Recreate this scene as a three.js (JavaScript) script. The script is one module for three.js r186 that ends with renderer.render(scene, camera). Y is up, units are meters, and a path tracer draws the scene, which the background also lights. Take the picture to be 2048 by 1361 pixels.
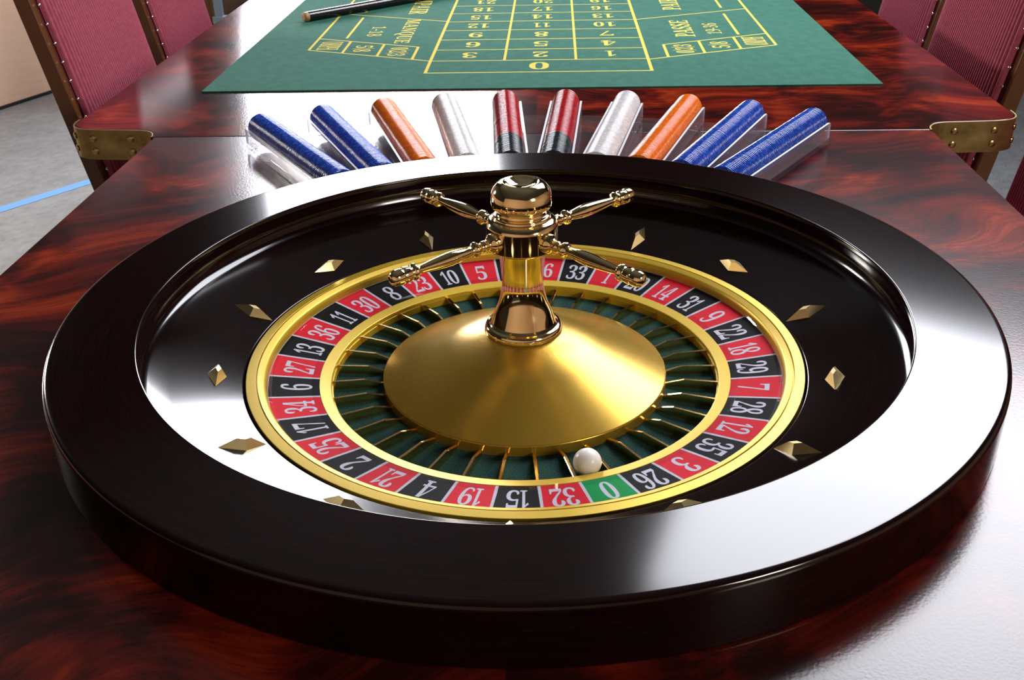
import * as THREE from 'three';
import { mergeGeometries, toCreasedNormals } from 'three/addons/utils/BufferGeometryUtils.js';
import { RoundedBoxGeometry } from 'three/addons/geometries/RoundedBoxGeometry.js';
import { RectAreaLightUniformsLib } from 'three/addons/lights/RectAreaLightUniformsLib.js';
import { createNoise2D, createNoise3D } from 'simplex-noise';

// ------------------------------------------------------------------ camera, lights, exposure
const T = 0.78;                                   // height of the table top; everything below is measured from the table top
const scene = new THREE.Scene();
scene.background = new THREE.Color(0x050505);
const camera = new THREE.PerspectiveCamera(36.129, 2048 / 1361, 0.05, 40);
camera.rotation.order = 'YXZ';
camera.rotation.set(-0.49195, 0.04731, -0.02364);
camera.position.set(0.0290, 0.4528 + T, 0.8415);
const renderer = new THREE.WebGLRenderer();
renderer.toneMapping = THREE.LinearToneMapping;
renderer.toneMappingExposure = 1.0;
renderer.shadowMap.enabled = true;
RectAreaLightUniformsLib.init();

const LIGHTS = [
  // position, aim, width, height, radiance, colour, rod or stand
  { label: 'large ceiling hung softbox over the far right of the gaming table', at: [1.07, 1.63, -1.73], aim: [0.0, 0.0, 0.0], w: 1.25, h: 1.25, L: 16, color: 0xf4f6ff, hung: true },
  { label: 'ceiling hung softbox beyond the far end of the green layout', at: [-0.88, 1.2, -4.3], aim: [0, 0, 0], w: 1.2, h: 1.25, L: 30, color: 0xf6f7ff, hung: true },
  { label: 'small softbox on a stand behind the photographer', at: [1.75, 1.05, 1.6], aim: [-1.2, 0, -1.2], w: 0.5, h: 0.5, L: 46, color: 0xfff4e6, hung: false },
  { label: 'small ceiling hung softbox beside the beige wall on the MANQUE side', at: [-2.6, 0.64, -2.0], aim: [0.8, 0, -1.2], w: 0.42, h: 0.42, L: 85, color: 0xfff8f0, hung: true },
];

// ------------------------------------------------------------------ helpers
function rng(seed) { let s = seed >>> 0; return () => { s = (s + 0x6d2b79f5) | 0; let t = Math.imul(s ^ (s >>> 15), 1 | s); t = (t + Math.imul(t ^ (t >>> 7), 61 | t)) ^ t; return ((t ^ (t >>> 14)) >>> 0) / 4294967296; }; }
const n2 = createNoise2D(rng(7)), n2b = createNoise2D(rng(91)), n3 = createNoise3D(rng(23));
const rand = rng(4242);
const clamp = (x, a = 0, b = 1) => Math.min(b, Math.max(a, x));
const mix = (a, b, t) => a + (b - a) * t;
const smooth = (a, b, x) => { const t = clamp((x - a) / (b - a)); return t * t * (3 - 2 * t); };
const toS = (c) => c <= 0.0031308 ? c * 12.92 : 1.055 * Math.pow(c, 1 / 2.4) - 0.055;
const taken = new Map();
function numbered(name) { const n = taken.get(name) ?? 0; taken.set(name, n + 1); return n ? `${name}_${String(n).padStart(3, '0')}` : name; }
function put(o, name, label, category, group) {    // a top-level thing, lifted to the height of the table top
  o.name = numbered(name); o.userData = { label, category }; if (group) o.userData.group = group;
  o.position.y += T; scene.add(o); return o;
}
function structure(name, geo, mat, label) { const m = new THREE.Mesh(geo, mat); m.name = name; m.userData = { kind: 'structure', label, category: name.split('_')[0] }; m.position.y += T; scene.add(m); return m; }
function part(name, geo, mat, parent, label) { const m = new THREE.Mesh(geo, mat); m.name = name; if (label) m.userData.label = label; parent.add(m); return m; }
function box(w, h, d, x = 0, y = 0, z = 0, r = 0) { const g = r ? new RoundedBoxGeometry(w, h, d, 2, r) : new THREE.BoxGeometry(w, h, d); g.translate(x, y, z); return g; }
function dataTex(w, h, fn, srgb = true) {          // fn(u, v) gives linear rgb 0..1 (colour maps) or plain values
  const a = new Uint8Array(w * h * 4);
  for (let j = 0; j < h; j++) for (let i = 0; i < w; i++) { const c = fn((i + 0.5) / w, (j + 0.5) / h), k = 4 * (j * w + i); for (let q = 0; q < 3; q++) a[k + q] = Math.round(255 * clamp(srgb ? toS(c[q]) : c[q])); a[k + 3] = 255; }
  const t = new THREE.DataTexture(a, w, h, THREE.RGBAFormat); t.magFilter = THREE.LinearFilter; t.minFilter = THREE.LinearMipmapLinearFilter; t.generateMipmaps = true;
  t.wrapS = t.wrapT = THREE.RepeatWrapping; if (srgb) t.colorSpace = THREE.SRGBColorSpace; t.needsUpdate = true; return t;
}
function fil(pts, closed = false, steps = 4) {      // polyline [r, y, fillet radius] with rounded corners
  const out = [], n = pts.length;
  for (let i = 0; i < n; i++) {
    const p = pts[i], rad = p[2] || 0;
    if (!rad || (!closed && (i === 0 || i === n - 1))) { out.push(new THREE.Vector2(p[0], p[1])); continue; }
    const a = pts[(i - 1 + n) % n], b = pts[(i + 1) % n];
    const da = new THREE.Vector2(a[0] - p[0], a[1] - p[1]), db = new THREE.Vector2(b[0] - p[0], b[1] - p[1]);
    const la = da.length(), lb = db.length(), k = Math.min(rad, la * 0.49, lb * 0.49);
    da.multiplyScalar(k / la); db.multiplyScalar(k / lb);
    for (let s = 0; s <= steps; s++) { const t = s / steps, u = 1 - t; out.push(new THREE.Vector2(p[0] + u * u * da.x + t * t * db.x, p[1] + u * u * da.y + t * t * db.y)); }
  }
  return out;
}
function lathe(pts, seg = 128, crease = 0.6) {      // turned shape; normals come from the profile, split where it bends by more than crease
  const P = pts.filter((p, i) => !i || p.distanceTo(pts[i - 1]) > 1e-7), S = [];
  for (let i = 0; i < P.length - 1; i++) { const d = P[i + 1].clone().sub(P[i]), l = d.length(); S.push({ n: new THREE.Vector2(d.y / l, -d.x / l), l }); }
  const rows = []; let len = 0;
  P.forEach((p, i) => {
    if (i) len += S[i - 1].l; const a = S[i - 1], b = S[i];
    if (!a || !b) rows.push([p, (a || b).n, len]);
    else if (Math.acos(clamp(a.n.dot(b.n), -1, 1)) > crease) rows.push([p, a.n, len], [p, b.n, len, true]);
    else rows.push([p, a.n.clone().multiplyScalar(a.l).addScaledVector(b.n, b.l).normalize(), len]);
  });
  const pos = [], nor = [], uv = [], idx = [], N = seg + 1;
  for (const [p, n, l] of rows) for (let j = 0; j <= seg; j++) { const t = j / seg * Math.PI * 2, sn = Math.sin(t), cs = Math.cos(t); pos.push(p.x * sn, p.y, p.x * cs); nor.push(n.x * sn, n.y, n.x * cs); uv.push(j / seg, l / Math.max(len, 1e-6)); }
  for (let i = 0; i < rows.length - 1; i++) { if (rows[i + 1][3]) continue; for (let j = 0; j < seg; j++) { const a = i * N + j, b = a + N; if (rows[i][0].x > 1e-6) idx.push(a, a + 1, b); if (rows[i + 1][0].x > 1e-6) idx.push(b, a + 1, b + 1); } }
  const g = new THREE.BufferGeometry(); g.setAttribute('position', new THREE.Float32BufferAttribute(pos, 3)); g.setAttribute('normal', new THREE.Float32BufferAttribute(nor, 3)); g.setAttribute('uv', new THREE.Float32BufferAttribute(uv, 2)); g.setIndex(idx); return g;
}
function ramp(stops, t) { t = clamp(t); for (let i = 1; i < stops.length; i++) if (t <= stops[i][0]) { const [a, ca] = stops[i - 1], [b, cb] = stops[i], k = (t - a) / (b - a); return ca.map((c, q) => mix(c, cb[q], k)); } return stops[stops.length - 1][1]; }

// ------------------------------------------------------------------ materials
const tableStops = [[0, [0.008, 0.0024, 0.0022]], [0.3, [0.026, 0.0036, 0.0028]], [0.55, [0.10, 0.0075, 0.0035]], [0.8, [0.22, 0.023, 0.005]], [1, [0.36, 0.06, 0.012]]];
function woodFigure(seed, angle, shift) {
  const ca = Math.cos(angle), sa = Math.sin(angle);
  return (u, v) => {                                // u, v over 1.5 m
    const x0 = u * 1.5, y0 = v * 1.5, x = ca * x0 + sa * y0 + seed, y = -sa * x0 + ca * y0;
    const wx = x + 0.06 * n2(x * 4, y * 4 + seed), wy = y + 0.035 * n2b(x * 4 + 9, y * 4);
    let f = 0.51 + 0.25 * n2(wx * 3.0, wy * 4.6 + seed) + 0.19 * n2b(wx * 8, wy * 13) + 0.11 * n2(wx * 20, wy * 42);
    f += 0.08 * n2(wx * 12, wy * 130 + seed) + 0.05 * n2b(wx * 40, wy * 420);
    const pore = smooth(0.45, 0.9, n2(wx * 60, wy * 900)) * 0.12;
    return ramp(tableStops, f - pore - shift);
  };
}
function bumpNoise(size, per, depthFn) { return dataTex(size, size, (u, v) => { const d = depthFn(u * per, v * per); return [d, d, d]; }, false); }
function tableMaterial(seed, angle, shift, gloss) {
  const map = dataTex(1536, 1536, woodFigure(seed, angle, shift)); map.repeat.set(1 / 1.5, 1 / 1.5);
  const bump = dataTex(1024, 1024, (u, v) => { const d = 0.5 + 0.25 * n2(u * 110, v * 110) + 0.2 * n2b(u * 230, v * 230); return [d, d, d]; }, false); bump.repeat.set(1 / 0.5, 1 / 0.5);
  return new THREE.MeshPhysicalMaterial({ map, roughness: gloss, bumpMap: bump, bumpScale: 0.00005, ior: 1.45 });
}
const mTableFar = tableMaterial(0.0, 0.05, 0.07, 0.14), mTableNear = tableMaterial(17.3, 0.35, 0.13, 0.20);
const wheelMap = dataTex(1024, 512, (u, v) => {
  const a = u * Math.PI * 2, cx = Math.cos(a), sx = Math.sin(a);
  const s = 0.5 + 0.5 * n3(cx * 6, sx * 6, v * 60), f = 0.5 + 0.5 * n3(cx * 30, sx * 30, v * 260);
  const t = clamp(0.55 * s + 0.45 * f); return [mix(0.0030, 0.013, t * t), mix(0.0012, 0.0020, t * t), mix(0.0010, 0.0016, t * t)];
});
const mWheelWood = new THREE.MeshPhysicalMaterial({ map: wheelMap, roughness: 0.12, ior: 1.45 });
const grain = dataTex(512, 512, (u, v) => { const d = 0.5 + 0.28 * n2(u * 190, v * 190) + 0.22 * n2b(u * 90, v * 90); return [d, d, d]; }, false);
function satinGold(rx, ry, base, metalness, roughness) {
  const b = grain.clone(); b.repeat.set(rx, ry); b.needsUpdate = true;
  const map = dataTex(512, 512, (u, v) => { const k = 0.86 + 0.17 * n2(u * 75, v * 75) + 0.13 * n2b(u * 130, v * 130); return [base[0] * k, base[1] * k, base[2] * k]; }); map.repeat.set(rx, ry);
  return new THREE.MeshPhysicalMaterial({ map, metalness, roughness, bumpMap: b, bumpScale: 0.00002 });
}
const mSatin = satinGold(14, 3, [0.64, 0.43, 0.030], 0.5, 0.40), mSatinCone = satinGold(12, 2, [0.54, 0.33, 0.040], 0.72, 0.24);
const mGold = new THREE.MeshPhysicalMaterial({ color: new THREE.Color().setRGB(1.0, 0.81, 0.42), metalness: 1, roughness: 0.07 });
const mDeflector = new THREE.MeshPhysicalMaterial({ color: new THREE.Color().setRGB(0.98, 0.77, 0.38), metalness: 1, roughness: 0.3 });
const mFretGold = new THREE.MeshPhysicalMaterial({ color: new THREE.Color().setRGB(0.88, 0.58, 0.20), metalness: 1, roughness: 0.12 });
const padMap = dataTex(256, 256, (u, v) => { const k = clamp(0.5 + 0.35 * n2(u * 26, v * 26) + 0.35 * n2b(u * 90, v * 90)); return [mix(0.006, 0.034, k), mix(0.022, 0.092, k), mix(0.020, 0.080, k)]; });
const mPad = new THREE.MeshPhysicalMaterial({ map: padMap, roughness: 1, specularIntensity: 0.2 });
const mBall = new THREE.MeshPhysicalMaterial({ color: new THREE.Color().setRGB(0.84, 0.82, 0.80), roughness: 0.32, ior: 1.5 });
const mAcrylic = new THREE.MeshPhysicalMaterial({ color: new THREE.Color().setRGB(0.9, 0.9, 0.94), transmission: 0.93, thickness: 0, roughness: 0.05, ior: 1.49 });
const mClear = new THREE.MeshPhysicalMaterial({ color: 0xffffff, transmission: 0.98, thickness: 0, roughness: 0.05, ior: 1.49 });
const mSawn = new THREE.MeshPhysicalMaterial({ color: new THREE.Color().setRGB(0.80, 0.81, 0.84), transmission: 0.35, thickness: 0, roughness: 0.45, side: THREE.DoubleSide });
const mBrass = (() => {
  const map = dataTex(512, 256, (u, v) => { const k = 0.62 + 0.18 * n2(u * 4, v * 3) + 0.07 * n2b(u * 14, v * 10) + 0.03 * n2(u * 120, v * 120); return [0.50 * k, 0.36 * k, 0.13 * k]; });
  return new THREE.MeshPhysicalMaterial({ map, metalness: 0.9, roughness: 0.38 });
})();
const mScrew = new THREE.MeshPhysicalMaterial({ color: new THREE.Color().setRGB(0.46, 0.34, 0.14), metalness: 1, roughness: 0.25 });
const mChairWood = (() => {
  const map = dataTex(256, 512, (u, v) => { const k = clamp(0.5 + 0.3 * n2(u * 9, v * 2) + 0.25 * n2b(u * 50, v * 5)); return [mix(0.060, 0.145, k), mix(0.020, 0.052, k), mix(0.005, 0.015, k)]; });
  map.repeat.set(8, 2); return new THREE.MeshPhysicalMaterial({ map, roughness: 0.3, ior: 1.5 });
})();
const mFabric = (() => {
  const map = dataTex(512, 512, (u, v) => { const weave = 0.86 + 0.14 * Math.sin(v * 512 * 1.57), k = weave * (0.92 + 0.16 * n2(u * 60, v * 60) + 0.10 * n2b(u * 8, v * 8)); return [0.44 * k, 0.088 * k, 0.135 * k]; });
  map.repeat.set(3, 3); return new THREE.MeshPhysicalMaterial({ map, roughness: 0.85, specularIntensity: 0.5 });
})();
const mNail = new THREE.MeshPhysicalMaterial({ color: new THREE.Color().setRGB(0.85, 0.83, 0.80), metalness: 1, roughness: 0.2 });
const mFloor = (() => {
  const map = dataTex(1024, 1024, (u, v) => { const k = 1 + 0.10 * n2(u * 8, v * 8) + 0.10 * n2b(u * 30, v * 30) + 0.10 * n2(u * 160, v * 70), d = smooth(0.62, 0.9, n2b(u * 90, v * 45)) * 0.25; const c = 0.215 * (k - d); return [c, c * 1.05, c * 1.075]; });
  map.repeat.set(5, 5); return new THREE.MeshPhysicalMaterial({ map, roughness: 0.45 });
})();
const mWall = (() => { const map = dataTex(256, 256, (u, v) => { const k = 0.97 + 0.03 * n2(u * 20, v * 20); return [0.88 * k, 0.59 * k, 0.41 * k]; }); map.repeat.set(3, 2); return new THREE.MeshPhysicalMaterial({ map, roughness: 0.8 }); })();
const mCurtain = new THREE.MeshPhysicalMaterial({ color: new THREE.Color().setRGB(0.03, 0.028, 0.028), roughness: 0.95 });
const mCeil = new THREE.MeshPhysicalMaterial({ color: new THREE.Color().setRGB(0.07, 0.07, 0.07), roughness: 0.95 });
const mDark = new THREE.MeshPhysicalMaterial({ color: new THREE.Color().setRGB(0.012, 0.012, 0.012), roughness: 0.6 });
const mSteel = new THREE.MeshPhysicalMaterial({ color: new THREE.Color().setRGB(0.20, 0.26, 0.32), roughness: 0.45, metalness: 0.3 });

// ------------------------------------------------------------------ the room (turned against the table)
{
  const phi = Math.atan2(0.38, 0.925), R = new THREE.Matrix4().makeRotationY(-phi);   // room axes: -z runs along the left wall
  const w = (g) => g.applyMatrix4(R);
  const L = -3.62, Rr = 4.2, F = -7.5, B = 4.0, H = 2.6, t = 0.12, D = -T;
  structure('floor', w(box(Rr - L + 2 * t, 0.1, B - F + 2 * t, (L + Rr) / 2, D - 0.05, (F + B) / 2)), mFloor, 'pale grey speckled vinyl floor');
  structure('ceiling', w(box(Rr - L + 2 * t, 0.1, B - F + 2 * t, (L + Rr) / 2, H + 0.05, (F + B) / 2)), mCeil, 'plain dim ceiling');
  structure('wall_left', w(box(t, H - D, B - F, L - t / 2 - 0.02, (H + D) / 2, (F + B) / 2)), mCurtain, 'dark wall above the beige panelling');
  structure('trim_1', w(box(0.02, 0.95, B - F, L - 0.01, D + 0.475, (F + B) / 2)), mWall, 'smooth beige panelling on the lower wall beside the chairs');
  structure('wall_right', w(box(t, H - D, B - F, Rr + t / 2, (H + D) / 2, (F + B) / 2)), mWall, 'smooth beige wall on the far side of the room');
  structure('wall_far', w(box(Rr - L + 2 * t, H - D, t, (L + Rr) / 2, (H + D) / 2, F - t / 2)), mCurtain, 'dark wall beyond the gaming table');
  structure('wall_near', w(box(Rr - L + 2 * t, H - D, t, (L + Rr) / 2, (H + D) / 2, B + t / 2)), mWall, 'smooth beige wall behind the photographer');
  structure('baseboard_left', w(box(0.012, 0.012, B - F, L + 0.006, D + 0.006, (F + B) / 2)), mDark, 'thin dark strip at the foot of the beige wall');
  // blue line on the floor
  const g = box(4.2, 0.001, 0.052), m = new THREE.Mesh(g, new THREE.MeshPhysicalMaterial({ color: new THREE.Color().setRGB(0.13, 0.32, 0.62), roughness: 0.5 }));
  m.rotation.y = Math.atan2(0.284, 0.203); m.position.set(-1.73, D + 0.0006, -2.53);
  put(m, 'floor_line', 'light blue line marked across the grey floor', 'line');
}

// ------------------------------------------------------------------ studio lights
for (const s of LIGHTS) {
  const g = new THREE.Group(); g.position.set(...s.at);
  const aim = new THREE.Vector3(...s.aim).sub(new THREE.Vector3(...s.at)).normalize();
  const q = new THREE.Quaternion().setFromRotationMatrix(new THREE.Matrix4().lookAt(new THREE.Vector3(), aim, new THREE.Vector3(0, 1, 0)));
  const lamp = part('lamp_diffuser', box(s.w, s.h, 0.006), new THREE.MeshStandardMaterial({ color: 0xffffff, emissive: s.color, emissiveIntensity: 1.0 }), g, 'white glowing front cloth');
  lamp.quaternion.copy(q);
  const back = 0.38, hw = s.w / 2 + 0.012, hh = s.h / 2 + 0.012, e = 0.07;
  const v = [[-hw, -hh, -0.03], [hw, -hh, -0.03], [hw, hh, -0.03], [-hw, hh, -0.03], [-e, -e, back], [e, -e, back], [e, e, back], [-e, e, back]];
  const idx = []; for (let k = 0; k < 4; k++) { const a = k, b = (k + 1) % 4; idx.push(a, b, b + 4, a, b + 4, a + 4); } idx.push(4, 5, 6, 4, 6, 7);
  const sg = new THREE.BufferGeometry(); sg.setAttribute('position', new THREE.Float32BufferAttribute(v.flat(), 3)); sg.setIndex(idx); sg.computeVertexNormals();
  const shell = part('softbox_shell', toCreasedNormals(sg, 0.3), new THREE.MeshStandardMaterial({ color: 0x101010, roughness: 0.9, side: THREE.DoubleSide }), g, 'black cloth shell'); shell.quaternion.copy(q);
  const rear = new THREE.Vector3(0, 0, back + 0.06).applyQuaternion(q);
  const head = part('lamp_head', new THREE.CylinderGeometry(0.07, 0.07, 0.2, 24).rotateX(Math.PI / 2), mDark, g); head.quaternion.copy(q); head.position.copy(rear);
  const top = s.hung ? 2.6 - s.at[1] : -T - s.at[1];
  part(s.hung ? 'ceiling_rod' : 'stand_pole', new THREE.CylinderGeometry(0.014, 0.014, Math.abs(top - rear.y), 12).translate(rear.x, (top + rear.y) / 2, rear.z), mDark, g);
  if (!s.hung) for (let k = 0; k < 3; k++) { const a = k * 2.1, c = new THREE.LineCurve3(new THREE.Vector3(rear.x, top + 0.45, rear.z), new THREE.Vector3(rear.x + 0.4 * Math.cos(a), top + 0.01, rear.z + 0.4 * Math.sin(a))); part('stand_leg', new THREE.TubeGeometry(c, 1, 0.01, 8), mDark, g); }
  put(g, 'studio_light', s.label, 'studio light');
  const light = new THREE.RectAreaLight(s.color, s.L, s.w, s.h);
  light.position.set(...s.at).addScaledVector(aim, 0.012); light.position.y += T;
  light.lookAt(s.aim[0], s.aim[1] + T, s.aim[2]); light.castShadow = true; light.name = 'softbox_light'; scene.add(light);
}

// ------------------------------------------------------------------ tables
const TH = 0.046;
const screwGeo = lathe([[0.0056, 0], [0.0050, 0.0014], [0.0030, 0.0024], [0.0012, 0.0027], [0, 0.0027]].map((a) => new THREE.Vector2(...a)), 16, 0);
function slab(shape, depth, bevel, curve = 24) { const g = new THREE.ExtrudeGeometry(shape, { depth: depth - 2 * bevel, bevelEnabled: true, bevelSize: bevel, bevelThickness: bevel, bevelOffset: -bevel, bevelSegments: 2, curveSegments: curve }); g.rotateX(-Math.PI / 2); g.translate(0, -depth + bevel, 0); return g; }   // shape y = -world z
const XL = 0.7122, XN = 0.565, SEAM = 0.6395;
function edgeCurve(sx, off = 0) {                   // plan of the S-shaped corner, from the seam outwards (x, -z)
  const p = new THREE.CurvePath(), V = (x, y) => new THREE.Vector2(sx * x, y);
  p.add(new THREE.CubicBezierCurve(V(0.5655, SEAM), V(0.5665, 0.662), V(0.580, 0.6755), V(0.605, 0.677)));
  p.add(new THREE.LineCurve(V(0.605, 0.677), V(0.662, 0.680)));
  p.add(new THREE.CubicBezierCurve(V(0.662, 0.680), V(0.694, 0.682), V(XL, 0.692), V(XL, 0.724)));
  p.add(new THREE.LineCurve(V(XL, 0.724), V(XL, 0.734)));
  const pts = []; for (const c of p.curves) { const q = c.getPoints(c.isLineCurve ? 2 : 14); if (pts.length) q.shift(); pts.push(...q); }
  if (!off) return pts;
  return pts.map((a, i) => { const b = pts[Math.max(0, i - 1)], c = pts[Math.min(pts.length - 1, i + 1)], d = c.clone().sub(b).normalize(); return new THREE.Vector2(a.x + sx * d.y * off, a.y - sx * d.x * off); });
}
{
  const g = new THREE.Group(), END = 2.95;
  const s = new THREE.Shape(), r = edgeCurve(1), l = edgeCurve(-1).reverse();
  const pts = [...r, new THREE.Vector2(XL, END), new THREE.Vector2(-XL, END), ...l]; s.setFromPoints(pts);
  part('table_top', slab(s, TH, 0.0012), mTableFar, g, 'mottled red-brown polished wood top');
  for (const sx of [-1, 1]) {
    const o = edgeCurve(sx, 0.0012), q = edgeCurve(sx, 0.0034), n = o.length, h = 0.0465, pos = [], uv = [], idx = [];
    let len = 0; const at = o.map((p, i) => (len += i ? p.distanceTo(o[i - 1]) : 0));
    for (let i = 0; i < n; i++) for (const [p, y] of [[o[i], 0.0002], [q[i], 0.0002], [q[i], -h], [o[i], -h]]) { pos.push(p.x, y, -p.y); uv.push(at[i] / 0.25, y / 0.12); }
    for (let i = 0; i < n - 1; i++) for (let k = 0; k < 4; k++) { const a = 4 * i + k, b = 4 * i + (k + 1) % 4; if (sx > 0) idx.push(a, b, a + 4, b, b + 4, a + 4); else idx.push(a, a + 4, b, b, a + 4, b + 4); }
    const bg = new THREE.BufferGeometry(); bg.setAttribute('position', new THREE.Float32BufferAttribute(pos, 3)); bg.setAttribute('uv', new THREE.Float32BufferAttribute(uv, 2)); bg.setIndex(idx); bg.computeVertexNormals();
    const strip = part('corner_strip', toCreasedNormals(bg, 0.7), mBrass, g, 'worn brass strip screwed round the corner');
    const along = (d) => { for (let i = 1; i < n; i++) if (at[i] >= d) { const k = (d - at[i - 1]) / (at[i] - at[i - 1]), a = q[i - 1].clone().lerp(q[i], k), t = q[i].clone().sub(q[i - 1]).normalize(); return [a, new THREE.Vector2(sx * t.y, -sx * t.x)]; } return [q[n - 1], new THREE.Vector2(sx, 0)]; };
    for (const d of [0.020, 0.068, 0.127, 0.166]) for (const y of [-0.0135, -0.0335]) {
      const [p, nn] = along(d), m = part('screw', screwGeo, mScrew, strip);
      m.quaternion.setFromUnitVectors(new THREE.Vector3(0, 1, 0), new THREE.Vector3(nn.x, 0, -nn.y)); m.position.set(p.x, y, -p.y);
    }
  }
  part('apron', mergeGeometries([box(1.2, 0.09, 0.025, 0, -TH - 0.0455, -0.80), box(1.2, 0.09, 0.025, 0, -TH - 0.0455, -2.82), box(0.025, 0.09, 2.0, -0.6, -TH - 0.0455, -1.81), box(0.025, 0.09, 2.0, 0.6, -TH - 0.0455, -1.81)]), mTableFar, g);
  for (const x of [-0.55, 0.55]) for (const z of [-0.97, -2.76]) part('leg', box(0.08, T - TH - 0.001, 0.08, x, -TH - (T - TH) / 2, z, 0.006), mTableFar, g);
  put(g, 'gaming_table', 'long red-brown wooden table carrying the green betting cloth', 'table');
}
{
  const g = new THREE.Group(), s = new THREE.Shape(), a = -0.563, b = 0.567, y0 = -0.68, y1 = SEAM - 0.0016;
  s.moveTo(a, y0); s.lineTo(b, y0); s.lineTo(b, y1); s.lineTo(a, y1); s.closePath();
  const hole = new THREE.Path(); hole.absarc(0, 0, 0.3895, 0, Math.PI * 2, true); s.holes.push(hole);
  part('table_top', slab(s, TH, 0.0012, 96), mTableNear, g, 'mottled dark red-brown polished wood top');
  part('apron', mergeGeometries([box(1.04, 0.16, 0.025, 0, -TH - 0.081, 0.60), box(1.04, 0.16, 0.025, 0, -TH - 0.081, -0.56), box(0.025, 0.16, 1.14, -0.51, -TH - 0.081, 0.02), box(0.025, 0.16, 1.14, 0.51, -TH - 0.081, 0.02)]), mTableNear, g);
  for (const x of [-0.47, 0.47]) for (const z of [-0.42, 0.56]) part('leg', box(0.08, T - TH - 0.001, 0.08, x, -TH - (T - TH) / 2, z, 0.006), mTableNear, g);
  put(g, 'wheel_table', 'narrower red-brown wooden table section holding the roulette wheel', 'table');
}

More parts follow.
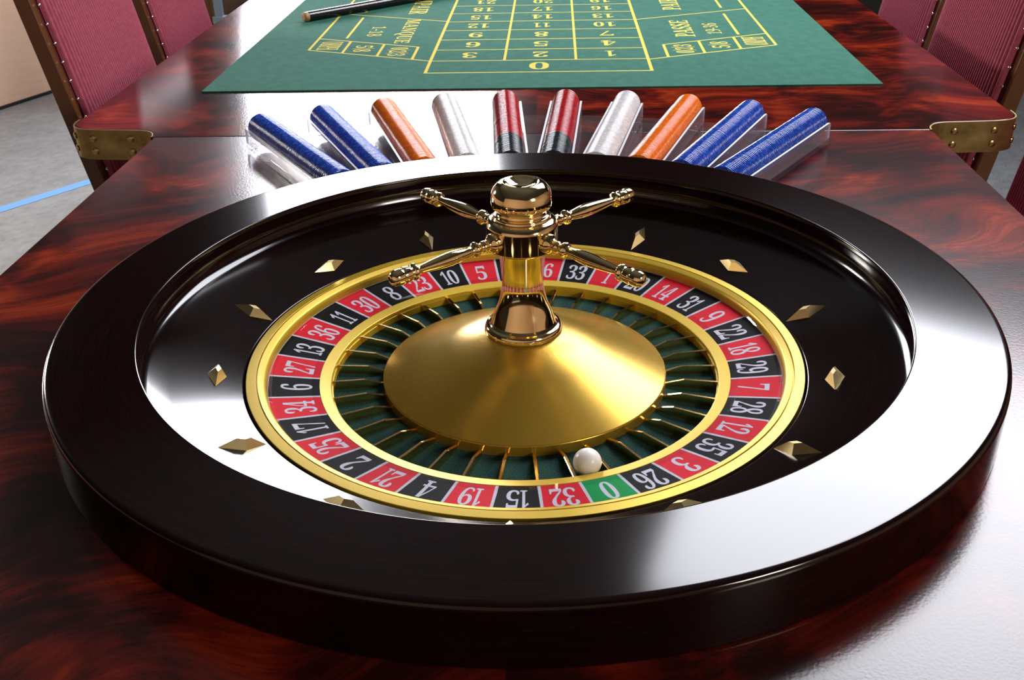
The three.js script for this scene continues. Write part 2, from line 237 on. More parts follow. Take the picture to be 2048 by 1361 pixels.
// ------------------------------------------------------------------ betting cloth with its printed layout
{
  const X = 0.567, Z0 = 0.887, Z1 = 2.387, W = 2048, H = 2048, c = document.createElement('canvas'); c.width = W; c.height = H;
  const k = c.getContext('2d'), px = W / (2 * X), pz = H / (Z1 - Z0), U = (x) => (x + X) * px, V = (z) => (Z1 + z) * pz;   // z is world z (negative); canvas bottom is the near edge
  k.fillStyle = '#265a4a'; k.fillRect(0, 0, W, H);
  const img = k.getImageData(0, 0, W, H), d = img.data, rr = rng(5);
  for (let i = 0; i < W * H; i++) { const f = (rr() + rr() - 1) * 13 + 5 * n2((i % W) / 7, Math.floor(i / W) / 9) + 4 * n2b((i % W) / 60, Math.floor(i / W) / 60); d[4 * i] += f; d[4 * i + 1] += f; d[4 * i + 2] += f; }
  k.putImageData(img, 0, 0);
  k.strokeStyle = k.fillStyle = '#cfb548';
  const line = (x0, z0, x1, z1, w = 0.0045) => { const dx = (x1 - x0), dz = (z1 - z0), l = Math.hypot(dx, dz), nx = -dz / l * w / 2, nz = dx / l * w / 2; k.beginPath(); k.moveTo(U(x0 + nx), V(z0 + nz)); k.lineTo(U(x1 + nx), V(z1 + nz)); k.lineTo(U(x1 - nx), V(z1 - nz)); k.lineTo(U(x0 - nx), V(z0 - nz)); k.fill(); };
  // text centred on (x, z), box w (along reading) by h metres, reading direction angle: 180 = upside down, 90 = towards the near edge, -90 = away
  const text = (t, x, z, w, h, deg, font = 'bold 100px serif') => {
    k.save(); k.translate(U(x), V(z)); k.scale(px, pz); k.rotate(deg * Math.PI / 180); k.font = font; k.textAlign = 'left'; k.textBaseline = 'alphabetic';
    const m = k.measureText(t), a = m.actualBoundingBoxAscent, b = m.actualBoundingBoxDescent, l = m.actualBoundingBoxLeft, r = m.actualBoundingBoxRight;
    k.scale(w / (l + r), h / (a + b)); k.fillText(t, -(r - l) / 2, (a - b) / 2); k.restore();
  };
  const gx = 0.198, rowZ = (i) => -1.083 - 0.0882 * i;
  line(-gx, -0.994, gx, -0.994); line(-gx - 0.002, -0.992, -gx - 0.002, rowZ(12), 0.006); line(gx, -0.992, gx, rowZ(12), 0.006);
  for (const x of [-0.064, 0.067]) line(x, rowZ(0), x, rowZ(12), 0.005);
  for (let i = 0; i <= 12; i++) line(-gx, rowZ(i), gx, rowZ(i), 0.004);
  text('0', 0, -1.039, 0.036, 0.052, 180);
  for (let i = 0; i < 12; i++) for (let j = 0; j < 3; j++) { const n = 3 * i + 3 - j; text(String(n), [-0.131, 0.0015, 0.132][j], (rowZ(i) + rowZ(i + 1)) / 2, n === 1 ? 0.020 : n < 10 ? 0.029 : n === 11 ? 0.036 : 0.046, 0.043, 180); }
  for (const s of [-1, 1]) {
    const o = s < 0 ? 0 : 0.006, zz = (x, base) => base - (Math.abs(x) - 0.198) * 0.41 + o;   // the side boxes slant away from the centre
    const P = (x) => s * x;
    line(P(0.198), -1.083 + o, P(0.447), zz(0.447, -1.083)); line(P(0.235), zz(0.235, -1.185), P(0.447), zz(0.447, -1.185));
    for (const x of [0.236, 0.306, 0.377]) line(P(x), zz(x, -1.083), P(x), zz(x, -1.185), 0.0055);
    line(P(0.447), zz(0.447, -1.083), P(0.447), -2.25, 0.0055);
    line(P(0.198), -1.440 + o, P(0.447), zz(0.447, -1.44)); line(P(0.198), -1.80 + o, P(0.447), zz(0.447, -1.80));
    line(P(0.391), -1.287 + 2 * o, P(0.391), -1.496 + 2 * o, 0.0055); line(P(0.395), -1.556 + o, P(0.395), -1.77 + o, 0.0055);
    const a = s < 0 ? 90 : -90, dz = s < 0 ? 0 : 0.008;
    text(s < 0 ? 'MANQUE' : 'PASSE', P(s < 0 ? 0.279 : 0.286), s < 0 ? -1.352 : -1.341, s < 0 ? 0.232 : 0.158, 0.040, a);
    text(s < 0 ? 'IMPAIR' : 'PAIR', P(s < 0 ? 0.276 : 0.286), s < 0 ? -1.63 : -1.60, s < 0 ? 0.205 : 0.13, 0.040, a);
    text(s < 0 ? '1-18' : '19-36', P(s < 0 ? 0.339 : 0.346), s < 0 ? -1.350 : -1.335, s < 0 ? 0.094 : 0.100, 0.030, a, '100px serif');
    const mid = (x) => zz(x, -1.134);
    text('ORPH', P(0.412), mid(0.412), 0.070, 0.044, a);
    const stroke = (x, z) => line(P(x - 0.022), z, P(x + 0.022), z, 0.0022);
    text('5', P(0.342), mid(0.342) + s * 0.016, 0.020, 0.034, a); text('8', P(0.342), mid(0.342) - s * 0.016, 0.020, 0.034, a); stroke(0.342, mid(0.342));
    text('0', P(0.271), mid(0.271) + s * 0.026, 0.017, 0.034, a); text('2', P(0.271), mid(0.271), 0.017, 0.034, a); text('3', P(0.271), mid(0.271) - s * 0.026, 0.017, 0.034, a);
    stroke(0.271, mid(0.271) + 0.013); stroke(0.271, mid(0.271) - 0.013);
  }
  const map = new THREE.CanvasTexture(c); map.colorSpace = THREE.SRGBColorSpace; map.anisotropy = 8;
  const fuzz = dataTex(512, 512, (u, v) => { const q = 0.5 + 0.3 * n2(u * 120, v * 120) + 0.2 * n2b(u * 240, v * 240); return [q, q, q]; }, false); 
  const g = box(2 * X, 0.0022, Z1 - Z0, 0, 0.0013, -(Z0 + Z1) / 2), uv = g.attributes.uv, p = g.attributes.position;
  for (let i = 0; i < p.count; i++) uv.setXY(i, (p.getX(i) + X) / (2 * X), (-p.getZ(i) - Z0) / (Z1 - Z0));
  fuzz.repeat.set(6, 8);
  const m = new THREE.Mesh(g, new THREE.MeshPhysicalMaterial({ map, roughness: 1, specularIntensity: 0.3, sheen: 0.18, sheenColor: new THREE.Color().setRGB(0.5, 0.8, 0.8), sheenRoughness: 0.7, bumpMap: fuzz, bumpScale: 0.0004 }));
  put(m, 'betting_cloth', 'green felt betting cloth printed with yellow roulette numbers and lines', 'felt cloth');
}

// ------------------------------------------------------------------ roulette wheel
const ORDER = [0, 32, 15, 19, 4, 21, 2, 25, 17, 34, 6, 27, 13, 36, 11, 30, 8, 23, 10, 5, 24, 16, 33, 1, 20, 14, 31, 9, 22, 18, 29, 7, 28, 12, 35, 3, 26];
const STEP = Math.PI * 2 / 37, AZ = (k) => (2 - k) * STEP;      // 15 faces the near end; azimuth from +z towards +x
const polar = (r, a, y) => new THREE.Vector3(r * Math.sin(a), y, r * Math.cos(a));
{
  const wheel = new THREE.Group();
  // wooden bowl: rim, ball track, slope
  const rim = fil([[0.386, -0.012], [0.386, 0.0004, 0.0005], [0.4020, 0.0004, 0.002], [0.4024, 0.0492, 0.0055], [0.3304, 0.0508, 0.002], [0.3305, 0.0440, 0.0025], [0.3350, 0.0415, 0.002]], false, 6);
  part('rim', lathe(rim, 200, 0.5), mWheelWood, wheel, 'wide near-black polished wooden rim');
  const track = fil([[0.3352, 0.0415], [0.3375, 0.032, 0.008], [0.3335, 0.0195, 0.008], [0.318, 0.0128, 0.012], [0.2527, -0.0090, 0.001], [0.2524, -0.030]], false, 8);
  part('ball_track', lathe(track, 200, 0.5), mWheelWood, wheel, 'dark polished wooden slope of the bowl');
  part('bowl_shell', lathe(fil([[0.0, -0.14], [0.03, -0.14], [0.26, -0.13, 0.02], [0.384, -0.06, 0.02], [0.384, -0.002]], false, 4), 64, 0.5), mWheelWood, wheel);
  // brass deflectors
  {
    const mk = (L, Wd, h) => { const a = L / 2, b = Wd / 2, c = L * 0.14, p = [[-a, 0, 0], [0, 0, b], [a, 0, 0], [0, 0, -b], [-c, h, 0], [c, h, 0], [0, h, b * 0.28], [0, h, -b * 0.28]];
      const f = [[0, 1, 6], [0, 6, 4], [1, 2, 6], [2, 5, 6], [2, 3, 7], [2, 7, 5], [3, 0, 7], [0, 4, 7], [4, 6, 7], [6, 5, 7], [0, 3, 1], [3, 2, 1]], v = [];
      for (const t of f) for (const i of t) v.push(...p[i]); const g = new THREE.BufferGeometry(); g.setAttribute('position', new THREE.Float32BufferAttribute(v, 3)); g.computeVertexNormals(); return g; };
    const g = mk(0.042, 0.0170, 0.0072), r = 0.2745, tilt = Math.atan2(0.0128 + 0.009, 0.318 - 0.2527), y = -0.009 + (r - 0.2527) * Math.tan(tilt);
    for (let k = 0; k < 14; k++) {
      const a = (-154.8 + 25.714 * k) * Math.PI / 180, d = part('deflector', g, mDeflector, wheel), radial = k % 2 === 0;
      const out = new THREE.Vector3(Math.sin(a) * Math.cos(tilt), Math.sin(tilt), Math.cos(a) * Math.cos(tilt)), tan = new THREE.Vector3(Math.cos(a), 0, -Math.sin(a)), nn = new THREE.Vector3().crossVectors(out, tan); if (nn.y < 0) nn.negate();
      const X = radial ? out : tan, Z = new THREE.Vector3().crossVectors(X, nn); d.quaternion.setFromRotationMatrix(new THREE.Matrix4().makeBasis(X, nn, Z)); d.position.copy(polar(r, a, y - 0.0002));
    }
  }
  // the turning part
  const rotor = new THREE.Group(); rotor.name = 'rotor'; wheel.add(rotor);
  part('outer_ring', lathe(fil([[0.2507, -0.032], [0.2507, -0.0082, 0.0008], [0.2418, -0.0080, 0.0003], [0.2416, -0.0100], [0.2408, -0.0100], [0.2406, -0.0082, 0.0003], [0.2345, -0.0105, 0.002], [0.2334, -0.0130, 0.0006], [0.2330, -0.0215]], false, 3), 160, 0.5), mSatin, rotor, 'satin gold ring round the numbers');
  part('inner_ring', lathe(fil([[0.1884, -0.0275], [0.1880, -0.0252, 0.0006], [0.1775, -0.0272, 0.0008], [0.1772, -0.0310], [0.1762, -0.0312], [0.1762, -0.040]], false, 3), 160, 0.5), mSatin, rotor, 'satin gold ring between numbers and pockets');
  // number panels from one printed atlas
  const CW = 256, CH = 256, NX = 8, c = document.createElement('canvas'); c.width = 2048; c.height = 2048; const k2 = c.getContext('2d');
  k2.fillStyle = '#101010'; k2.fillRect(0, 0, 2048, 2048);
  ORDER.forEach((n, i) => {
    const x0 = (i % NX) * CW, y0 = Math.floor(i / NX) * CH;
    k2.fillStyle = '#b9b9c6'; k2.fillRect(x0, y0, CW, CH);
    k2.fillStyle = i === 0 ? '#0d8a48' : i % 2 ? '#c8202f' : '#0b0b0d';
    // panel narrows towards the centre, so the white dividers keep their width
    const wo = 8.5, wi = 10.5; k2.beginPath(); k2.moveTo(x0 + wo, y0 + 3); k2.lineTo(x0 + CW - wo, y0 + 3); k2.lineTo(x0 + CW - wi, y0 + CH - 2); k2.lineTo(x0 + wi, y0 + CH - 2); k2.fill();
    k2.fillStyle = '#bcbccb'; k2.save(); k2.beginPath(); k2.rect(x0, y0, CW, CH); k2.clip(); k2.translate(x0 + CW / 2, y0 + CH * 0.545); k2.font = 'bold 200px serif'; k2.textAlign = 'left'; k2.textBaseline = 'alphabetic';
    const s = String(n), ds = [...s], one = k2.measureText('0'), dh = 158, sy = dh / (one.actualBoundingBoxAscent + one.actualBoundingBoxDescent), dw = ds.length > 1 ? 72 : 80, gap = 4;
    const ws = ds.map((q) => q === '1' ? dw * 0.66 : dw), tot = ws.reduce((a, b) => a + b, 0) + gap * (ds.length - 1); let x = -tot / 2;
    ds.forEach((q, j) => { const m = k2.measureText(q); k2.save(); k2.translate(x, dh / 2); k2.scale(ws[j] / (m.actualBoundingBoxLeft + m.actualBoundingBoxRight), sy * 1.0); k2.fillText(q, m.actualBoundingBoxLeft, -one.actualBoundingBoxDescent); k2.restore(); x += ws[j] + gap; });
    k2.restore();
  });
  const nt = new THREE.CanvasTexture(c); nt.colorSpace = THREE.SRGBColorSpace; nt.anisotropy = 8;
  const mNum = new THREE.MeshPhysicalMaterial({ map: nt, roughness: 0.7, specularIntensity: 0.15 });
  { const cp = []; for (let q = 0; q <= 24; q++) { const r = mix(0.2331, 0.1880, (q / 24) ** 2); cp.push(new THREE.Vector2(r, -0.0246 + 0.0105 * ((r - 0.188) / 0.0451) ** 9)); } part('number_cover', lathe(cp, 160, 0.6), new THREE.MeshPhysicalMaterial({ color: 0xffffff, transmission: 1, thickness: 0, roughness: 0.04, ior: 1.49 }), rotor, 'clear hollowed ring over the printed numbers'); }
  const r0 = 0.1876, y0 = -0.0257, r1 = 0.2330, y1 = -0.0190, SEG = 8;
  ORDER.forEach((n, i) => {
    const pos = [], uv = [], idx = [], nor = [], cx = (i % NX) * CW, cy = Math.floor(i / NX) * CH, sl = Math.atan2(y1 - y0, r1 - r0);
    for (let s = 0; s <= SEG; s++) for (const q of [0, 1]) {
      const a = AZ(i) + (0.5 - s / SEG) * STEP, p = polar(mix(r0, r1, q), a, mix(y0, y1, q)); pos.push(p.x, p.y, p.z);   // s grows clockwise seen from above
      nor.push(-Math.sin(sl) * Math.sin(a), Math.cos(sl), -Math.sin(sl) * Math.cos(a));
      uv.push((cx + 0.6 + s / SEG * (CW - 1.2)) / 2048, 1 - (cy + 0.6 + (1 - q) * (CH - 1.2)) / 2048);
    }
    for (let s = 0; s < SEG; s++) { const a = 2 * s; idx.push(a, a + 2, a + 1, a + 1, a + 2, a + 3); }
    const g = new THREE.BufferGeometry(); g.setAttribute('position', new THREE.Float32BufferAttribute(pos, 3)); g.setAttribute('normal', new THREE.Float32BufferAttribute(nor, 3)); g.setAttribute('uv', new THREE.Float32BufferAttribute(uv, 2)); g.setIndex(idx);
    part('number_panel', g, mNum, rotor, `${i === 0 ? 'green' : i % 2 ? 'red' : 'black'} panel with the number ${n}`);
  });
  // pockets
  const FY = -0.0375;
  ORDER.forEach((n, i) => { const g = new THREE.RingGeometry(0.126, 0.177, 6, 4, 0, STEP * 0.96); g.rotateX(-Math.PI / 2); const u = g.attributes.uv, p = g.attributes.position; for (let q = 0; q < u.count; q++) u.setXY(q, p.getX(q) * 20 + 0.37 * i, p.getZ(q) * 20); const m = part('pocket_pad', g, mPad, rotor); m.rotation.y = AZ(i) - STEP * 0.48 - Math.PI / 2; m.position.y = FY; });
  const fs = new THREE.Shape([[0.1300, -0.0385], [0.1764, -0.0385], [0.1764, -0.0300], [0.1470, -0.0298], [0.1308, -0.0345]].map((q) => new THREE.Vector2(...q)));
  const fg = new THREE.ExtrudeGeometry(fs, { depth: 0.0020, bevelEnabled: true, bevelSize: 0.0005, bevelThickness: 0.0005, bevelSegments: 1 }); fg.translate(0, 0, -0.0010);
  for (let i = 0; i < 37; i++) { const m = part('fret', fg, mFretGold, rotor); m.rotation.y = AZ(i) - STEP / 2 - Math.PI / 2; }
  part('rotor_plate', new THREE.CylinderGeometry(0.249, 0.249, 0.02, 96).translate(0, FY - 0.0112, 0), mWheelWood, rotor);
  part('cone', lathe(fil([[0.1306, -0.0385], [0.1306, -0.0278, 0.0012], [0.080, -0.0060, 0.01], [0.033, 0.0145], [0.0, 0.0145]], false, 4), 160, 0.5), mSatinCone, rotor, 'satin gold cone');
  // turret
  const tp = new THREE.SplineCurve([[0.0290, 0.0232], [0.0262, 0.0305], [0.0217, 0.0420], [0.0190, 0.0540], [0.0186, 0.0640], [0.0196, 0.0790], [0.0215, 0.0945]].map((q) => new THREE.Vector2(...q))).getPoints(28);
  const hub = fil([[0.0215, 0.0945], [0.0300, 0.0945, 0.0010], [0.0313, 0.0958, 0.001], [0.0313, 0.1165, 0.0016], [0.0290, 0.1205, 0.004], [0.0250, 0.1218, 0.002], [0.0245, 0.1245, 0.001], [0.0215, 0.1255, 0.001], [0.0210, 0.1290, 0.001], [0.0232, 0.1300, 0.002], [0.0258, 0.1325, 0.003], [0.0268, 0.1375, 0.005], [0.0258, 0.1460, 0.007], [0.0205, 0.1525, 0.007], [0.0150, 0.1545, 0.003], [0.0120, 0.1520, 0.003], [0.0060, 0.1492, 0.004], [0.0, 0.1486]], false, 6);
  const baseP = fil([[0.0354, 0.0138], [0.0354, 0.0170, 0.0016], [0.0338, 0.0200, 0.002], [0.0312, 0.0210, 0.0008], [0.0305, 0.0218, 0.0006], [0.0290, 0.0232]], false, 4);
  part('turret', lathe([...baseP.slice(0, -1), ...tp.slice(0, -1), ...hub], 96, 0.45), mGold, rotor, 'polished gold turret with a rounded knob');
  // four handles
  const hp = fil([[0.0, 0.029], [0.0086, 0.029], [0.0086, 0.0355, 0.001], [0.0055, 0.0385, 0.001], [0.0048, 0.0400, 0.001], [0.0052, 0.0445, 0.001], [0.0038, 0.0465, 0.001], [0.0040, 0.0490, 0.001], [0.0066, 0.0515, 0.0015], [0.0068, 0.0540, 0.0015], [0.0040, 0.0565, 0.001], [0.0040, 0.0590, 0.002], [0.0058, 0.0720, 0.008], [0.0061, 0.0800, 0.008], [0.0050, 0.0960, 0.008], [0.0034, 0.1100, 0.004], [0.0036, 0.1130, 0.001], [0.0070, 0.1150, 0.0012], [0.0072, 0.1175, 0.0012], [0.0052, 0.1195, 0.001], [0.0066, 0.1215, 0.001], [0.0070, 0.1265, 0.001], [0.0064, 0.1285, 0.0006], [0.0070, 0.1300, 0.001], [0.0066, 0.1360, 0.004], [0.0042, 0.1395, 0.003], [0.0, 0.1402]], false, 4);
  const hg = lathe(hp, 32, 0.45);
  for (const deg of [-46.5, 44.5, 133.5, -136]) { const a = deg * Math.PI / 180, m = part('handle', hg, mGold, rotor, 'turned polished gold handle'); m.quaternion.setFromUnitVectors(new THREE.Vector3(0, 1, 0), polar(1, a, 0)); m.position.y = 0.1068; }
  put(wheel, 'roulette', 'large roulette wheel with dark wooden bowl and gold turret', 'roulette wheel');
  const ball = new THREE.Mesh(new THREE.SphereGeometry(0.0114, 48, 32), mBall); ball.position.copy(polar(0.1640, AZ(0) - 0.003, FY + 0.0115));
  put(ball, 'roulette_ball', 'small white ball lying in the pocket of the green zero', 'ball');
}

// ------------------------------------------------------------------ chip rack and chips
const FAN = [-33.3, -25.9, -18.5, -11.1, -3.7, 3.7, 11.1, 18.5, 25.9, 33.3].map((d) => d * Math.PI / 180);
const rackDir = (a) => new THREE.Vector3(Math.sin(a), 0, -Math.cos(a));
{
  const g = new THREE.Group(), s = new THREE.Shape();
  const lim = FAN[9], ex = (r) => [r * Math.sin(lim) + 0.0238 * Math.cos(lim), r * Math.cos(lim) - 0.0238 * Math.sin(lim)], [ox, oy] = ex(0.7065), [ix, iy] = ex(0.432), ao = Math.atan2(oy, ox), ai = Math.atan2(iy, ix);
  s.absarc(0, 0, Math.hypot(ox, oy), ao, Math.PI - ao, false); s.absarc(0, 0, Math.hypot(ix, iy), Math.PI - ai, ai, true); s.closePath();
  const bp = slab(s, 0.0075, 0.0006, 40); bp.translate(0, 0.0078, 0); part('base_plate', bp, mClear, g, 'clear curved acrylic plate');
  const ws = new THREE.Shape(); ws.moveTo(0.432, 0.0082); ws.lineTo(0.706, 0.0082); ws.lineTo(0.706, 0.0255); ws.quadraticCurveTo(0.706, 0.0302, 0.7005, 0.0302); ws.lineTo(0.432, 0.0302); ws.closePath();
  const wg = new THREE.ExtrudeGeometry(ws, { depth: 0.0026, bevelEnabled: true, bevelSize: 0.0003, bevelThickness: 0.0003, bevelSegments: 1 }); wg.translate(0, 0, -0.0013);
  const ep = [[0.432, 0.0302], [0.7005, 0.0302], [0.7035, 0.0297], [0.7054, 0.0282], [0.706, 0.0255], [0.706, 0.0082]], ev = [], ei = [];
  ep.forEach(([x, y], i) => { for (const z of [-0.0014, 0.0014]) ev.push(x + (i > 1 ? 0.0004 : 0), y + (i < 4 ? 0.0004 : 0), z); if (i) { const k = 2 * i; ei.push(k - 2, k - 1, k, k, k - 1, k + 1); } });
  const eg = new THREE.BufferGeometry(); eg.setAttribute('position', new THREE.Float32BufferAttribute(ev, 3)); eg.setIndex(ei); eg.computeVertexNormals();
  for (const a of FAN) {
    const ch = new THREE.Group(); ch.name = 'channel'; g.add(ch); ch.rotation.y = Math.PI / 2 - a;
    for (const z of [-0.0222, 0.0222]) { const m = part('side_wall', wg, mAcrylic, ch); m.position.z = z; part('sawn_edge', eg, mSawn, ch, 'pale sawn edge').position.z = z; }
  }
  put(g, 'chip_rack', 'clear acrylic fan shaped rack with ten channels behind the wheel', 'chip rack');
}
{
  const R0 = 0.0197, TK = 0.0040;
  const prof = [[0, 0], [R0 - 0.0022, 0], [R0 - 0.0010, 0.00025], [R0 - 0.0003, 0.0008], [R0, 0.0016], [R0, TK - 0.0016], [R0 - 0.0003, TK - 0.0008], [R0 - 0.0010, TK - 0.00025], [R0 - 0.0022, TK], [0, TK]].map((q) => new THREE.Vector2(...q));
  const cg = lathe(prof, 40, 0.7); cg.translate(0, -TK / 2, 0);
  { const p = cg.attributes.position, u = cg.attributes.uv; for (let i = 0; i < p.count; i++) u.setXY(i, Math.atan2(p.getX(i), p.getZ(i)) / (2 * Math.PI) + 0.5, (p.getY(i) + TK / 2) / TK * 0.12 + Math.hypot(p.getX(i), p.getZ(i)) / R0 * 0.5); }
  const chipMat = (dark, light, o = {}) => {
    const map = dataTex(512, 64, (u, v) => { const a = u * Math.PI * 2, x = Math.cos(a), y = Math.sin(a), k = clamp(0.5 + 0.42 * n3(x * 3.5, y * 3.5, v * 4) + 0.3 * n3(x * 12, y * 12, v * 9)); return dark.map((q, i) => mix(q, light[i], k * k)); });
    return new THREE.MeshPhysicalMaterial({ map, roughness: 0.14, ior: 1.5, ...o });
  };
  const KIND = {
    blue: chipMat([0.008, 0.035, 0.28], [0.05, 0.18, 0.80]), orange: chipMat([0.72, 0.13, 0.006], [0.95, 0.30, 0.025]),
    white: chipMat([0.58, 0.58, 0.60], [0.86, 0.86, 0.88]), red: chipMat([0.26, 0.006, 0.012], [0.62, 0.02, 0.028]), black: chipMat([0.010, 0.014, 0.018], [0.035, 0.05, 0.06]),
  };
  const STACK = [['blue', 'in the outermost rack channel on the MANQUE side'], ['blue', 'beside the orange chips on the MANQUE side of the rack'], ['orange', 'between blue and white chips on the MANQUE side of the rack'], ['white', 'between orange and red chips on the MANQUE side of the rack'], ['red', 'in the red row next to the MANQUE side white row'],
    ['red', 'in the red row next to the PASSE side white row'], ['white', 'between red and orange chips on the PASSE side of the rack'], ['orange', 'between white and blue chips on the PASSE side of the rack'], ['blue', 'beside the orange chips on the PASSE side of the rack'], ['blue', 'in the outermost rack channel on the PASSE side']];
  const ROW = ['outermost blue MANQUE side', 'inner blue MANQUE side', 'orange MANQUE side', 'white MANQUE side', 'red MANQUE side', 'red PASSE side', 'white PASSE side', 'orange PASSE side', 'inner blue PASSE side', 'outermost blue PASSE side'];
  const LOOK = { blue: 'marbled blue chip', orange: 'marbled orange chip', white: 'pearly white chip', red: 'marbled red chip', black: 'black chip' };
  const proto = {}; for (const c in KIND) proto[c] = new THREE.Mesh(cg, KIND[c]);
  const Q = new THREE.Quaternion(), Y = new THREE.Vector3(0, 1, 0);
  STACK.forEach(([col, where], si) => {
    const a = FAN[si], d = rackDir(a), n = 73, far = 0.7045, side = new THREE.Vector3(Math.cos(a), 0, Math.sin(a));
    for (let i = 0; i < n; i++) {
      const c = col === 'red' && i >= 53 ? 'black' : col, m = proto[c].clone(), r = far - TK * (i + 0.5), j = (rand() - 0.5) * 0.0005;
      m.quaternion.setFromUnitVectors(Y, d).multiply(Q.setFromAxisAngle(Y, rand() * 6.283));
      m.position.copy(d).multiplyScalar(r).addScaledVector(side, j); m.position.y = 0.0086 + R0 + (rand() - 0.5) * 0.0003 + 0.00015;
      const w = c === 'black' ? where.replace('in the red row next to', 'ending the red row by') : where;
      put(m, `${c}_chip`, i === 0 ? `${LOOK[c]} at the cloth end of the ${ROW[si]} row` : `${LOOK[c]} ${w}`, `${c} chip`, `${c} chips ${w}`);
    }
  });
}

// ------------------------------------------------------------------ croupier stick on the cloth
{
  const p0 = new THREE.Vector3(-0.5097, 0, -1.4564), dir = new THREE.Vector3(0.1812, 0, -0.1833).normalize(), R0 = 0.0105, g = new THREE.Group();
  const pr = [[0, 0.004], [R0 * 0.72, 0.004]]; for (let y = 0.006; y < 0.96; y += 0.013) pr.push([R0 * 0.985, y], [R0, y + 0.001], [R0, y + 0.0115], [R0 * 0.985, y + 0.0125]); pr.push([R0 * 0.7, 0.97], [0, 0.97]);
  part('shaft', lathe(pr.map((q) => new THREE.Vector2(...q)), 32, 0.5), new THREE.MeshPhysicalMaterial({ color: new THREE.Color().setRGB(0.006, 0.007, 0.009), roughness: 0.18 }), g, 'glossy black wrapped shaft');
  part('tip', lathe(fil([[0, -0.006], [R0 * 0.75, -0.006, 0.002], [R0 * 0.96, -0.002, 0.002], [R0 * 0.96, 0.0062], [0, 0.0062]], false, 4), 32, 0.5), new THREE.MeshPhysicalMaterial({ color: new THREE.Color().setRGB(0.30, 0.18, 0.07), roughness: 0.5 }), g, 'brown wooden end');
  g.quaternion.setFromUnitVectors(new THREE.Vector3(0, 1, 0), dir); g.position.copy(p0); g.position.y = 0.0025 + R0;
  put(g, 'croupier_stick', 'black rod with brown wooden end lying on the green cloth', 'stick');
}

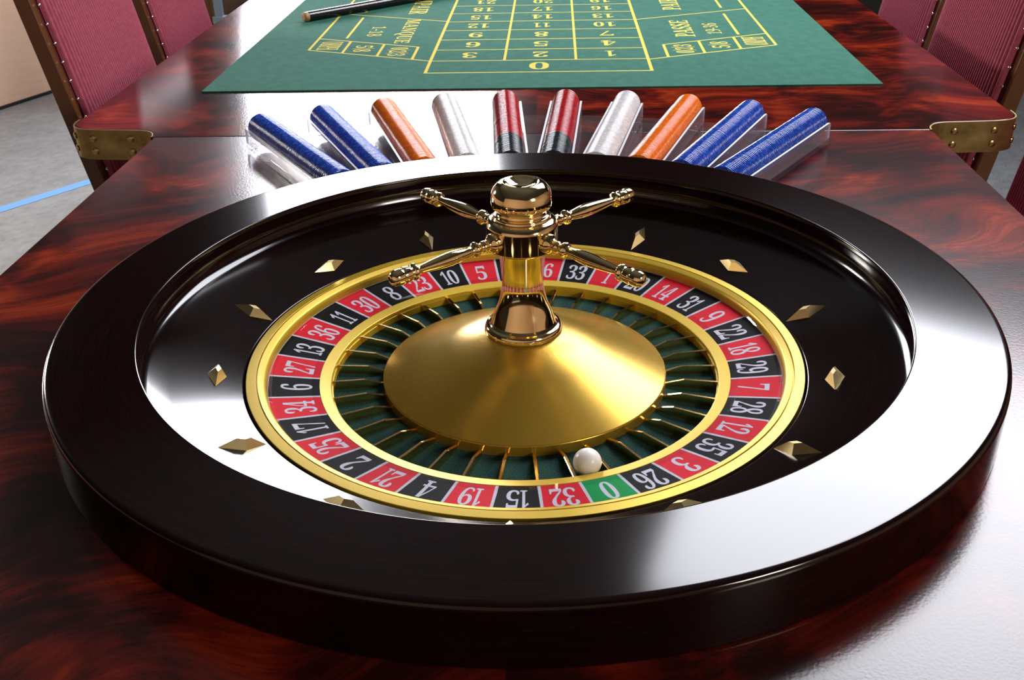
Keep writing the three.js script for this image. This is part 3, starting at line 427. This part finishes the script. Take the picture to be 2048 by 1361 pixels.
// ------------------------------------------------------------------ chairs
{
  const PW = 0.38, LEAN = 0.196, chair = new THREE.Group();       // local: +x faces the table, origin on the floor line of the back, z along the table; y from table height
  const lean = new THREE.Matrix4().set(1, -LEAN, 0, 0, 0, 1, 0, 0, 0, 0, 1, 0, 0, 0, 0, 1);
  const top = 0.27, bot = -0.31, seatY = -0.33;
  for (const s of [-1, 1]) {
    const g = box(0.030, top + 0.345, 0.018, -0.015, (top - 0.345) / 2, s * (PW / 2 + 0.009), 0.003); g.applyMatrix4(lean); part('back_post', g, mChairWood, chair);
    const lg = box(0.032, T - 0.335, 0.026, 0.053, -T + (T - 0.335) / 2, s * (PW / 2 + 0.009), 0.003); part('rear_leg', lg, mChairWood, chair);
    part('front_leg', box(0.034, T - 0.37, 0.034, 0.46, -T + (T - 0.37) / 2, s * (PW / 2), 0.004), mChairWood, chair);
    part('side_rail', box(0.38, 0.05, 0.02, 0.255, seatY - 0.045, s * (PW / 2 + 0.002), 0.003), mChairWood, chair);
  }
  { const g = box(0.03, 0.045, PW + 0.036, -0.015, top + 0.0225, 0, 0.008); g.applyMatrix4(lean); part('top_rail', g, mChairWood, chair); }
  // ribbed upholstered panel
  const ribs = 40, NU = ribs * 6, NV = 10, pos = [], uv = [], idx = [], pad = (u) => 0.004 + 0.016 * Math.pow(Math.max(0, 1 - Math.pow(Math.abs(2 * u - 1), 6)), 0.6);
  for (let j = 0; j <= NV; j++) for (let i = 0; i <= NU; i++) { const u = i / NU, v = j / NV, rib = Math.pow(Math.abs(Math.sin(u * ribs * Math.PI)), 0.8) * 0.0050; pos.push(pad(u) * Math.pow(Math.max(0.05, Math.sin(Math.PI * mix(0.03, 0.97, v))), 0.25) + rib, mix(bot, top, v), (u - 0.5) * PW); uv.push(u, v * 1.5); }
  for (let j = 0; j < NV; j++) for (let i = 0; i < NU; i++) { const a = j * (NU + 1) + i; idx.push(a, a + NU + 1, a + 1, a + 1, a + NU + 1, a + NU + 2); }
  const pg = new THREE.BufferGeometry(); pg.setAttribute('position', new THREE.Float32BufferAttribute(pos, 3)); pg.setAttribute('uv', new THREE.Float32BufferAttribute(uv, 2)); pg.setIndex(idx); pg.applyMatrix4(lean); pg.computeVertexNormals();
  const bk = box(0.022, top - bot, PW, -0.011, (top + bot) / 2, 0); bk.applyMatrix4(lean);
  part('back_panel', mergeGeometries([pg, bk]), mFabric, chair, 'burgundy ribbed upholstery');
  const ng = new THREE.SphereGeometry(0.0042, 8, 5, 0, Math.PI * 2, 0, Math.PI / 2).rotateZ(-Math.PI / 2);
  for (const s of [-1, 1]) for (let y = bot + 0.02; y < top; y += 0.034) { const m = part('nail_head', ng, mNail, chair); m.position.set(0.0035 - LEAN * y, y, s * (PW / 2 - 0.002)); }
  part('seat', new RoundedBoxGeometry(0.42, 0.075, PW + 0.03, 3, 0.02).translate(0.29, seatY + 0.005, 0), mFabric, chair, 'burgundy upholstered seat');
  const spots = [
    [-0.873, -1.24, 0, 'burgundy ribbed chair beside the brass corner on the MANQUE side'], [-1.0, -2.015, 0, 'burgundy ribbed chair farther along the MANQUE side of the table'],
    [1.0, -2.09, Math.PI, 'burgundy ribbed chair farther along the PASSE side of the table'], [0.85, -1.255, Math.PI, 'burgundy ribbed chair beside the brass corner on the PASSE side'], [0.85, -0.69, Math.PI, 'burgundy ribbed chair beside the narrow wheel table'],
  ];
  const list = spots.map(([x, z, turn], i) => { const c = i ? chair.clone() : chair; c.position.set(x, 0, z); c.rotation.y = turn; return c; });
  list.forEach((c, i) => put(c, 'upholstered_chair', spots[i][3], 'chair', 'burgundy chairs round the table'));
}

// ------------------------------------------------------------------ things in the background
{
  const g = new THREE.Group(); g.position.set(-1.50, -T, -4.0);
  part('post', box(0.035, 1.1, 0.035, 0, 0.58, 0, 0.004), mSteel, g, 'blue-grey metal post'); part('foot', box(0.26, 0.035, 0.04, 0.1, 0.30, 0, 0.004), mSteel, g); part('base', box(0.30, 0.04, 0.3, 0.12, 0.02, 0, 0.004), mSteel, g);
  put(g, 'metal_stand', 'blue-grey metal stand behind the farther MANQUE side chair', 'stand');
  const w = new THREE.Group(); w.position.set(-1.66, -T, -4.05);
  part('board', box(0.22, 1.0, 0.03, 0, 0.5, 0, 0.003), mChairWood, w); part('knob', new THREE.SphereGeometry(0.014, 16, 12).translate(0.09, 0.29, 0.022), mDark, w);
  put(w, 'wooden_board', 'brown wooden board leaning beside the metal stand', 'board');
  const b = new THREE.Group(); b.position.set(-1.1, -T, -4.5);
  part('top', box(0.9, 0.05, 0.4, 0, 0.25, 0, 0.005), mDark, b); part('body', box(0.84, 0.22, 0.34, 0, 0.11, 0, 0.005), mChairWood, b);
  put(b, 'low_bench', 'low dark topped bench beyond the metal stand', 'bench');
  const k = new THREE.Group(); k.position.set(1.75, -T, -4.3);
  part('body', box(1.3, 1.1, 0.5, 0, 0.55, 0, 0.006), mDark, k); for (const s of [-1, 1]) part('door', box(0.63, 1.04, 0.02, s * 0.322, 0.55, 0.26, 0.004), mDark, k);
  put(k, 'black_cabinet', 'black cabinet standing behind the farther PASSE side chair', 'cabinet');
}

scene.traverse((o) => { if (o.isMesh) { o.castShadow = true; o.receiveShadow = true; } });
renderer.render(scene, camera);
